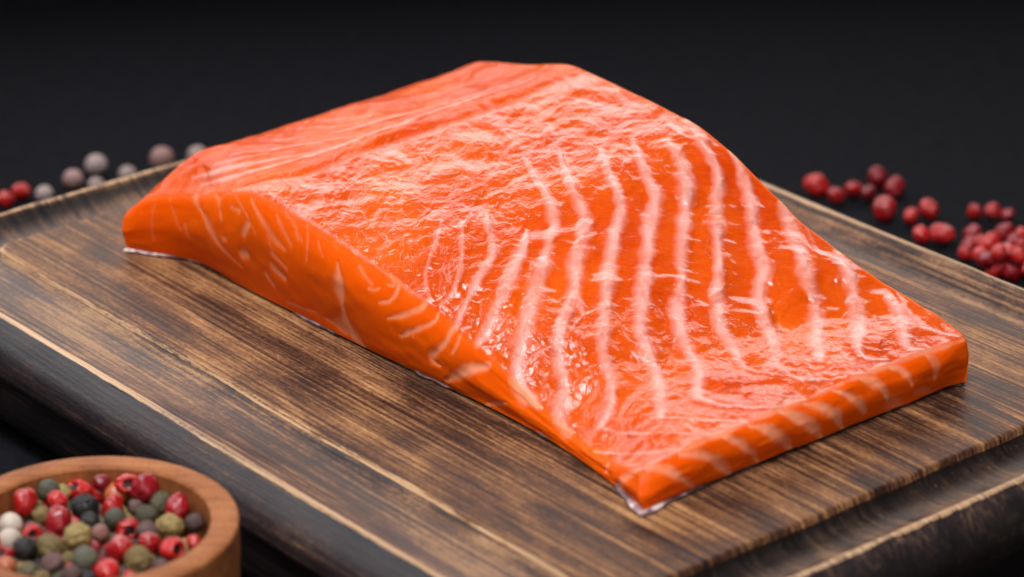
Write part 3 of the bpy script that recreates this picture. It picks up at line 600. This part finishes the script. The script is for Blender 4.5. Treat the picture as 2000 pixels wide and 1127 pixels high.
M_FLESH = mat_flesh(); M_SKIN = mat_skin(); M_BOWL = mat_bowl()
PEP_MAT = {
 'red': mat_pepper('red_pepper_husk', (.30, .004, .005), (.58, .014, .010), (.02, .006, .004), .34, .35, .004),
 'crimson': mat_pepper('crimson_pepper_husk', (.16, .003, .007), (.36, .007, .014), (.02, .006, .004), .34, .35, .004),
 'olive': mat_pepper('olive_pepper_skin', (.14, .085, .026), (.38, .26, .085), (.06, .035, .012), .6, .05, .02),
 'olive_dark': mat_pepper('dark_olive_pepper_skin', (.045, .036, .018), (.15, .115, .050), (.03, .02, .01), .55, .08, .02),
 'grey': mat_pepper('grey_green_pepper_skin', (.045, .042, .026), (.13, .115, .07), (.03, .02, .01), .6, .05, .02),
 'black': mat_pepper('black_pepper_skin', (.005, .0035, .0035), (.034, .020, .017), (.004, .003, .003), .5, .1, .02),
 'brown': mat_pepper('brown_pepper_skin', (.055, .024, .022), (.19, .095, .08), (.02, .01, .008), .55, .08, .02),
 'pinkish': mat_pepper('pink_brown_pepper_skin', (.20, .075, .055), (.42, .21, .16), (.05, .02, .015), .55, .08, .02),
 'white': mat_pepper('white_pepper_skin', (.27, .19, .165), (.44, .33, .30), (.3, .2, .13), .5, .1, .008, 5),
 'cream': mat_pepper('cream_pepper_skin', (.42, .33, .25), (.64, .53, .43), (.3, .2, .13), .5, .1, .008, 5),
 'pinkwhite': mat_pepper('pinkish_white_pepper_skin', (.26, .12, .10), (.40, .24, .22), (.3, .2, .13), .5, .1, .008, 5),
 'orange': mat_pepper('orange_pepper_husk', (.38, .075, .022), (.60, .17, .055), (.1, .03, .01), .4, .3, .006, 5),
}

# ------------------------------------------------------------------ table
def build_table():
    n = 60
    g = np.linspace(-1, 1, n); X, Y = np.meshgrid(np.sign(g)*abs(g)**1.6*140, np.sign(g)*abs(g)**1.6*120 + 20, indexing='ij')
    Z = np.zeros_like(X)
    o = mesh_obj('table_top', np.stack([X, Y, Z], -1).reshape(-1, 3), grid_faces(n, n)[:, ::-1], M_TABLE)
    o['kind'] = 'structure'
build_table()

# ------------------------------------------------------------------ cutting board
def rring(x0, x1, y0, y1, r, ns=150, nc=14):
    """closed rounded rectangle, always the same number of points"""
    pts = []
    cs = [(x1-r, y0+r, -90), (x1-r, y1-r, 0), (x0+r, y1-r, 90), (x0+r, y0+r, 180)]
    for q in range(4):
        cx, cy, a0 = cs[q]; px, py, pa = cs[q-1]
        s = np.array([px + r*math.cos(math.radians(pa+90)), py + r*math.sin(math.radians(pa+90))]); e = np.array([cx + r*math.cos(math.radians(a0)), cy + r*math.sin(math.radians(a0))])
        for k in range(ns): pts.append(s + (e-s)*k/ns)
        for k in range(nc): a = math.radians(a0 + 90*k/nc); pts.append(np.array([cx + r*math.cos(a), cy + r*math.sin(a)]))
    return np.array(pts)
OUT = (-9.65, 11.75, -8.27, 7.58)     # line of the worn rim, board frame
INN = (-8.28, 10.43, -6.70, 6.26)     # edge of the cutting surface
def board_ring(q, extra, z, r, amp, seed):
    """q 0 = cutting surface edge, 1 = rim; extra = outwards beyond the rim"""
    b = [INN[i]*(1-q) + OUT[i]*q for i in range(4)]
    P = rring(b[0]-extra, b[1]+extra, b[2]-extra, b[3]+extra, r)
    c = P - np.array([(b[0]+b[1])/2, (b[2]+b[3])/2])
    w = vnoise(P[:, 0]*.55 + seed, P[:, 1]*.55, seed) * .6 + vnoise(P[:, 0]*2.3, P[:, 1]*2.3 + seed, seed+1) * .4
    if 0 < q < .93: z = z*(1 - .58*sstep(-5.4, -6.4, P[:, 1])*sstep(10.6, 9.6, P[:, 0])*sstep(-8.4, -7.6, P[:, 0]))
    P = P + (np.sign(c) * (np.abs(c) > np.array([b[1]-b[0], b[3]-b[2]])/2*.93)) * w[:, None]*amp*.6
    Z = z + vnoise(P[:, 0]*1.3, P[:, 1]*1.3, seed+4)*amp*.5
    return np.column_stack([P, Z])
def ring_part(name, spec, mat, parent, cap=None):
    R = []; W = []
    for (q, ex, z, r, amp, wear, seed) in spec:
        ring = board_ring(q, ex, z, r, amp, seed); R.append(ring)
        # the front-left long edge is worn most
        W.append(np.full(len(ring), wear) if not callable(wear) else wear(ring))
    R = np.array(R); W = np.array(W); n, m = R.shape[:2]
    V = R.reshape(-1, 3); A = W.ravel(); Fc = grid_faces(n, m, 0, True)
    if cap is not None:
        c = np.array([[(INN[0]+INN[1])/2, (INN[2]+INN[3])/2, 0.]])
        prev = 0; extra = []; k0 = len(V)
        prev_idx = np.arange(m); rings = []
        for s in (.97, .9, .75, .5, .2, .02):
            P = R[0].copy(); P[:, :2] = c[0, :2] + (P[:, :2]-c[0, :2])*s; P[:, 2] = 0; rings.append(P)
            idx = k0 + np.arange(m); k0 += m
            extra.append(np.stack([idx, np.roll(idx, -1), np.roll(prev_idx, -1), prev_idx], -1)); prev_idx = idx
        V = np.concatenate([V]+rings); A = np.concatenate([A, np.zeros(m*len(rings))]); Fc = np.concatenate([Fc]+extra)
    return mesh_obj(name, V, Fc[:, ::-1], mat, parent, True, {'wear': A})
def wear_in(ring):    # plateau edge: bare wood mostly along the front-left side
    return np.where(ring[:, 1] < -5.9, .62, np.where(ring[:, 1] > 5.9, .30, np.where(ring[:, 0] > 9.9, .0, .30)))
board = thing('cutting_board', 'dark brown wooden cutting board with a juice groove under the salmon', 'cutting board', loc=(0, 0, BOARD_T), rz=ROT)
ring_part('cutting_surface', [(0, -.20, -.004, .45, .0, 0, 1), (0, -.09, -.004, .48, .012, lambda r: wear_in(r)*.7, 1), (0, -.02, -.010, .5, .022, wear_in, 1), (0, 0, -.035, .52, .028, wear_in, 1), (.02, 0, -.13, .52, .03, .05, 1)], M_TOP, board, cap=True)
def dark_end(v):
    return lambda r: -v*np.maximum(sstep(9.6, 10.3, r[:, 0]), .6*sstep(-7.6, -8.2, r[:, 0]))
def dark_back(r): return -.9*sstep(-9.0, -9.3, r[:, 0])
def gwear(v): return lambda ring: np.full(len(ring), v)
ring_part('juice_groove', [(.02, 0, -.125, .52, .03, dark_end(.95), 1), (.05, 0, -.22, .53, .03, dark_end(.95), 1), (.13, 0, -.30, .55, .01, dark_end(.9), 2), (.28, 0, -.34, .6, .01, dark_end(.8), 2), (.45, 0, -.345, .65, .01, dark_end(.55), 2), (.62, 0, -.29, .7, .01, dark_end(.3), 2), (.78, 0, -.19, .75, .01, dark_back, 2), (.89, 0, -.08, .8, .012, dark_back, 3), (.935, 0, -.02, .8, .02, .1, 3)], M_GROOVE, board)
ring_part('rim', [(.93, 0, -.030, .8, .02, .35, 3), (.945, 0, -.004, .82, .02, .75, 3), (.99, 0, 0, .85, .02, .95, 4), (1, .03, -.008, .87, .024, .70, 4), (1, .07, -.035, .9, .03, .25, 5)], M_SIDE, board)
ring_part('board_side', [(1, .07, -.037, .9, .03, .22, 5), (1, .20, -.145, .95, .012, lambda r: dark_end(.35)(r)+.05, 6), (1, .36, -.30, 1.0, .01, dark_end(.8), 6), (1, .48, -.44, 1.05, .01, dark_end(.9), 6), (1, .55, -.60, 1.08, .01, dark_end(.9), 6), (1, .57, -.78, 1.08, .01, dark_end(.9), 7), (1, .55, -.93, 1.05, .01, .15, 7), (1, .46, -.98, 1.0, .01, .0, 7), (1, .44, -1.10, 1.0, .01, dark_end(.9), 8), (1, .42, -1.7, .95, .01, dark_end(.9), 8), (1, .20, -2.1, .9, .01, 0, 8), (1, -.12, -2.47, .8, .0, 0, 8), (1, -1.2, -2.495, .7, 0, 0, 8)], M_SIDE, board)

# ------------------------------------------------------------------ salmon fillet
def fat_field(V):
    """how much fat lies at each point, from traced lines (3D polylines)"""
    out = np.zeros(len(V)); ridge = np.zeros(len(V))
    wob = 1 + .32*vnoise(V[:, 0]*2.1, V[:, 1]*2.1, 11) + .22*vnoise(V[:, 0]*7, V[:, 1]*7, 12)
    jit = .018*vnoise(V[:, 0]*3, V[:, 1]*3, 13)
    for st, L in FAT:
        A = np.array(L)
        if len(A) > 2:      # smooth the traced line, taper its ends
            kp = np.r_[0, np.cumsum(np.linalg.norm(np.diff(A[:, :3], axis=0), axis=1)+1e-4)]; ks = np.linspace(0, kp[-1], len(A)*4)
            A[1:-1] = .5*A[1:-1] + .25*(A[:-2]+A[2:])
            A = np.stack([cr(ks, kp, A[:, q]) for q in range(4)], 1)
            A[:, 3] *= .62 + .38*np.clip(np.minimum(ks, kp[-1]-ks)/.35, 0, 1)
        lo = A[:, :3].min(0)-.4; hi = A[:, :3].max(0)+.4
        idx = np.where(((V > lo) & (V < hi)).all(1))[0]
        if len(idx) == 0: continue
        P = V[idx]; best = np.full(len(idx), 9.); 
        for a, b in zip(A[:-1], A[1:]):
            d = b[:3]-a[:3]; k = np.clip(((P-a[:3])@d)/max(d@d, 1e-9), 0, 1)
            dist = np.linalg.norm(P-(a[:3]+k[:, None]*d), axis=1); w = (a[3]+(b[3]-a[3])*k)*wob[idx]
            best = np.minimum(best, (dist+jit[idx]*(w > .05))/np.maximum(w, .015))
        v = st*sstep(1.6, .15, best)
        out[idx] = np.maximum(out[idx], v)
        ridge[idx] = np.maximum(ridge[idx], st*np.exp(-(best*.9)**2)*min(1, A[:, 3].mean()/.09))
    return out, np.clip(ridge, 0, 1)
def build_salmon():
    root = thing('salmon_fillet', 'thick raw orange salmon fillet piece with white fat lines lying on the cutting board', 'salmon', loc=(0, 0, BOARD_T), rz=ROT)
    top, P, side, nrm = fillet()
    nu, nv = top.shape[:2]
    V = top.reshape(-1, 3).copy(); nt = len(V)
    S = P[1:].reshape(-1, 3); m = P.shape[1]
    allv = np.concatenate([V, S])
    fat, ridge = fat_field(allv)
    sh = allv - .045*np.array([UX, -UY, 0]); shine = fat_field(sh)[0]      # the glare on a fat line sits to one side of it
    # relief: raised fat, sunken and swollen muscle blocks, worn laminae
    x, y = V[:, 0], V[:, 1]
    edge = np.minimum(np.minimum(x+6.3, 8.5-x), np.minimum(y+4.1, 3.4-y)); em = sstep(.0, .5, edge)
    # world-turned coordinates: fibres run across the picture
    wx = x*UX - y*UY; wy = x*UY + y*UX
    V[:, 2] += .034*ridge[:nt]*(.3+.7*em) + em*(.016*vnoise(wx*1.1, wy*2.6, 21) + .008*vnoise(wx*3, wy*7, 22))
    allv[:nt] = V
    # cut faces: slightly uneven
    loopidx = np.tile(np.arange(m), P.shape[0]-1); kk = np.repeat(np.arange(1, P.shape[0])/(P.shape[0]-1), m)
    amp = .022*vnoise(loopidx*.018, kk*3, 31) + .007*vnoise(loopidx*.06, kk*9, 32)
    sn = nrm[loopidx]; fade = sstep(0, .2, kk)*sstep(1, .9, kk)
    allv[nt:, :2] += sn*((amp - .034*ridge[nt:])*fade)[:, None]
    # ids of the top boundary loop in order
    idx = np.arange(nt).reshape(nu, nv)
    loop = np.concatenate([idx[:-1, 0], idx[-1, :-1], idx[::-1, -1][:-1], idx[0, ::-1][:-1]])
    rows = np.concatenate([loop[None], nt + np.arange(len(S)).reshape(-1, m)])
    f = []
    j2 = np.roll(rows, -1, 1)
    f.append(np.stack([rows[:-1], j2[:-1], j2[1:], rows[1:]], -1).reshape(-1, 4))
    f.append(grid_faces(nu, nv))
    tv = np.zeros(len(allv)); tv[:nt] = 1
    e2 = np.minimum(np.minimum(x+6.35, 8.55-x), np.minimum(y+4.15, 3.45-y))
    ee = np.clip(np.stack([idx*0+np.arange(nu)[:, None], nu-1-np.arange(nu)[:, None]+idx*0, idx*0+np.arange(nv)[None], nv-1-np.arange(nv)[None]+idx*0]).min(0), 0, 4)/4
    strip = sstep(.30, -.15, x - lateral(y))      # the strip beyond the lateral line has dried a little
    tv[:nt] = ee.ravel(); wet = np.ones(len(allv)); wet[:nt] = 1 - .72*strip
    # the surface film is rubbed and crinkled over the thick back part and on the flat shelf by the front cut
    crinkle = np.clip(sstep(3.4, .4, allv[:, 0] + .25*allv[:, 1] + .8*vnoise(allv[:, 0]*.9, allv[:, 1]*.9, 71)) + .9*sstep(-3.6, -4.5, allv[:, 0]*UY + allv[:, 1]*UX + .5*vnoise(allv[:, 0]*1.2, allv[:, 1]*1.2, 72)), 0, 1)
    crinkle *= 1 - .75*sstep(-.1, -.5, allv[:, 0] - lateral(allv[:, 1]))      # the back strip beyond the lateral line is smooth
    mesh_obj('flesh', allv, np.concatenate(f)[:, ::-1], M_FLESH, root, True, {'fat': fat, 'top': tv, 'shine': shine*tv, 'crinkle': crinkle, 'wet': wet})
    # skin: a thin, slightly larger sheet under the flesh with a ragged edge
    B = P[-1]; n = len(B); ang = np.arange(n)
    off = -.02 + .05*np.clip(vnoise(ang*.012, ang*0, 41), -.2, 1) + .025*vnoise(ang*.07, ang*0+.5, 42)
    off = off + .05*np.exp(-(np.minimum(ang, n-ang)/70.)**2) + .09*np.exp(-((ang-(NU-1))/28.)**2) + .06*np.exp(-(np.minimum(ang, n-ang)/40.)**2)
    rings = []
    c = B.mean(0)
    for o_, z in ((-.30, .085), (-.02, .085), (1, .07), (1.15, .045), (1, .018), (-.3, .006), ):
        q = B.copy(); q[:, :2] += nrm*(off*max(o_, 0) + (o_ if o_ < 0 else 0)*1.0)[:, None] if o_ < 0 else nrm*(off*o_)[:, None]
        q[:, 2] = z + .012*vnoise(ang*.05, ang*0+3, 43)*(z > .03); rings.append(q)
    for s_ in (.6, .02):
        q = rings[-1].copy(); q[:, :2] = c[:2] + (q[:, :2]-c[:2])*s_; q[:, 2] = .006; rings.append(q)
    R = np.array(rings)
    mesh_obj('skin', R.reshape(-1, 3), grid_faces(len(rings), n, 0, True)[:, ::-1], M_SKIN, root, True, {'pale': np.tile(np.exp(-((ang-(NU-1))/26.)**2) + .8*np.exp(-(np.minimum(ang, n-ang)/80.)**2), len(rings))})
    return root
build_salmon()

# ------------------------------------------------------------------ bowl
def lathe(name, prof, mat, parent, n=128):
    a = np.linspace(0, 2*np.pi, n, endpoint=False)
    V = np.array([[r*np.cos(t), r*np.sin(t), z] for r, z in prof for t in a])
    return mesh_obj(name, V, grid_faces(len(prof), n, 0, True), mat, parent)
BX, BY = -6.8748, -10.5107
bowl = thing('wooden_bowl', 'small round orange brown wooden bowl full of mixed peppercorns, in the lower left corner', 'bowl', loc=(BX, BY, 0))
lathe('bowl_wall', [(.02, .0), (1.7, .0), (1.95, .05), (2.15, .3), (2.31, .9), (2.385, 1.6), (2.41, 2.3), (2.41, 2.93)], M_BOWL, bowl)
lathe('bowl_rim', [(2.41, 2.93), (2.405, 2.97), (2.37, 2.995), (2.2, 3.003), (2.02, 3.0), (1.965, 2.985), (1.945, 2.95)], M_BOWL, bowl)
lathe('bowl_hollow', [(1.945, 2.95), (1.94, 2.6), (1.92, 2.2), (1.85, 1.7), (1.6, 1.3), (1.0, 1.1), (.02, 1.05)], M_BOWL, bowl)

# ------------------------------------------------------------------ peppercorns
def pepper_mesh(kind, seed):
    rnd = random.Random(seed); nr, ns = 30, 44
    sv = Vector((rnd.uniform(-50, 50), rnd.uniform(-50, 50), rnd.uniform(-50, 50)))
    V = []; A = []
    stretch = Vector((1, 1, 1))
    if kind in ('red', 'crimson', 'red_hole'): stretch = Vector((rnd.uniform(1.0, 1.22), rnd.uniform(.88, 1), rnd.uniform(.82, .98)))
    elif kind in ('olive', 'brown'): stretch = Vector((rnd.uniform(.98, 1.12), 1, rnd.uniform(.88, 1)))
    hole = Vector((rnd.uniform(-.5, .5), -.75, rnd.uniform(.35, .9))).normalized()
    for i in range(nr+1):
        th = math.pi*i/nr
        for j in range(ns):
            ph = 2*math.pi*j/ns; d = Vector((math.sin(th)*math.cos(ph), math.sin(th)*math.sin(ph), math.cos(th)))
            r = 1.0; pit = 0
            lo = mnoise.noise(d*1.1+sv); md = mnoise.noise(d*2.4+sv); hi = mnoise.noise(d*5.5+sv)
            if kind in ('red', 'crimson', 'red_hole'):
                cz = mnoise.noise(d*1.3+sv*1.7); r += .20*lo - .20*max(0, .16-abs(cz))/.16*(.5+lo) + .02*md
            if kind == 'red_hole':
                c = d.dot(hole) + .05*hi
                if c > .80:
                    k = min(1, (c-.80)/.08); r -= .42*k; pit = k
                elif c > .70: r += .07*(c-.70)/.10
            elif kind in ('olive', 'olive_dark', 'grey'):
                k = {'olive': .19, 'olive_dark': .12, 'grey': .06}[kind]
                rid = 1-abs(mnoise.noise(d*2.9+sv*1.3))*4; r += .10*lo - k*max(0, rid) + .04*hi - k*.6*max(0, 1-abs(mnoise.noise(d*4.6+sv*.7))*6); pit = .45*max(0, rid) if kind == 'olive' else 0
            elif kind == 'black' or kind == 'brown':
                rid = 1-abs(mnoise.noise(d*3.6+sv*1.3))*4.5; r += .10*lo - .16*max(0, rid) + .05*hi - .08*max(0, 1-abs(mnoise.noise(d*5.5+sv*.7))*6)
            elif kind == 'pinkish': r += .1*lo - .06*max(0, 1-abs(md)*4)
            elif kind in ('white', 'cream', 'pinkwhite', 'orange'): r += .035*lo + .012*md - (.05 if d.z > .96 else 0)
            V.append((d.x*stretch.x*r, d.y*stretch.y*r, d.z*stretch.z*r)); A.append(pit)
    V = np.array(V); V /= 1.0
    ob = mesh_obj('peppercorn', V, grid_faces(nr+1, ns, 0, True)[:, ::-1], PEP_MAT['red' if kind == 'red_hole' else kind], None, True, {'pit': A})
    return ob
PROTO = {}
NVAR = {'red': 5, 'crimson': 3, 'red_hole': 4, 'olive': 4, 'olive_dark': 2, 'grey': 2, 'black': 3, 'brown': 3, 'pinkish': 1, 'white': 1, 'cream': 2, 'pinkwhite': 1, 'orange': 1}
for k, n in NVAR.items(): PROTO[k] = [pepper_mesh(k, 100+i*7+len(k)) for i in range(n)]
USED = set(); rnd = random.Random(5); count = {}
def put_pepper(x, y, z, r, kind, label, group):
    i = count.get(kind, 0); count[kind] = i+1
    p = PROTO[kind][i % NVAR[kind]]
    if p.name in USED: o = p.copy(); COL.objects.link(o)
    else: o = p; USED.add(p.name)
    o.location = (x*CM, y*CM, z*CM); o.scale = (r, r, r)
    if kind == 'red_hole': o.rotation_euler = (rnd.uniform(-.3, .3), rnd.uniform(-.3, .3), rnd.uniform(-.9, .9))
    else: o.rotation_euler = (rnd.uniform(-1.2, 1.2), rnd.uniform(-1.2, 1.2), rnd.uniform(0, 6.28))
    tag(o, label, 'peppercorn', group)
for x, y, z, r, kind, lab in BOWL_PEPPER:
    if lab == 1: lab, g = 'peppercorn at the left side of the bowl just outside the picture edge', 'peppercorns in the bowl beyond the picture edge'
    elif lab == 2:
        dx, dy = x-BX, y-BY
        where = 'in the middle' if dx*dx+dy*dy < .5 else ('at the back' if dy > abs(dx) else 'at the near side' if -dy > abs(dx) else 'at the right' if dx > 0 else 'at the left')
        lab, g = '%s peppercorn in the lower layer of the bowl, %s' % ({'olive_dark': 'dark olive', 'grey': 'grey green'}.get(kind, kind), where), 'peppercorns in the lower layer of the bowl'
    else: g = 'peppercorns on top in the wooden bowl'
    put_pepper(x, y, z, r, kind, lab, g)
for n_, (x, y, z, r, lab) in enumerate(HEAP_PEPPER):
    g = 'loose red peppercorns on the table behind the board'
    if lab == 1: lab, g = 'red peppercorn of the right heap beyond the right picture edge', 'red peppercorns beyond the right picture edge'
    kind = 'crimson' if ('brown' in lab or 'dark' in lab or 'deep' in lab or 'dull' in lab) else 'red'
    put_pepper(x, y, z, r, kind, lab, g)
for x, y, z, r, kind, lab in RIM_PEPPER:
    put_pepper(x, y, z, r, kind, lab, 'peppercorns behind the left rim of the board')
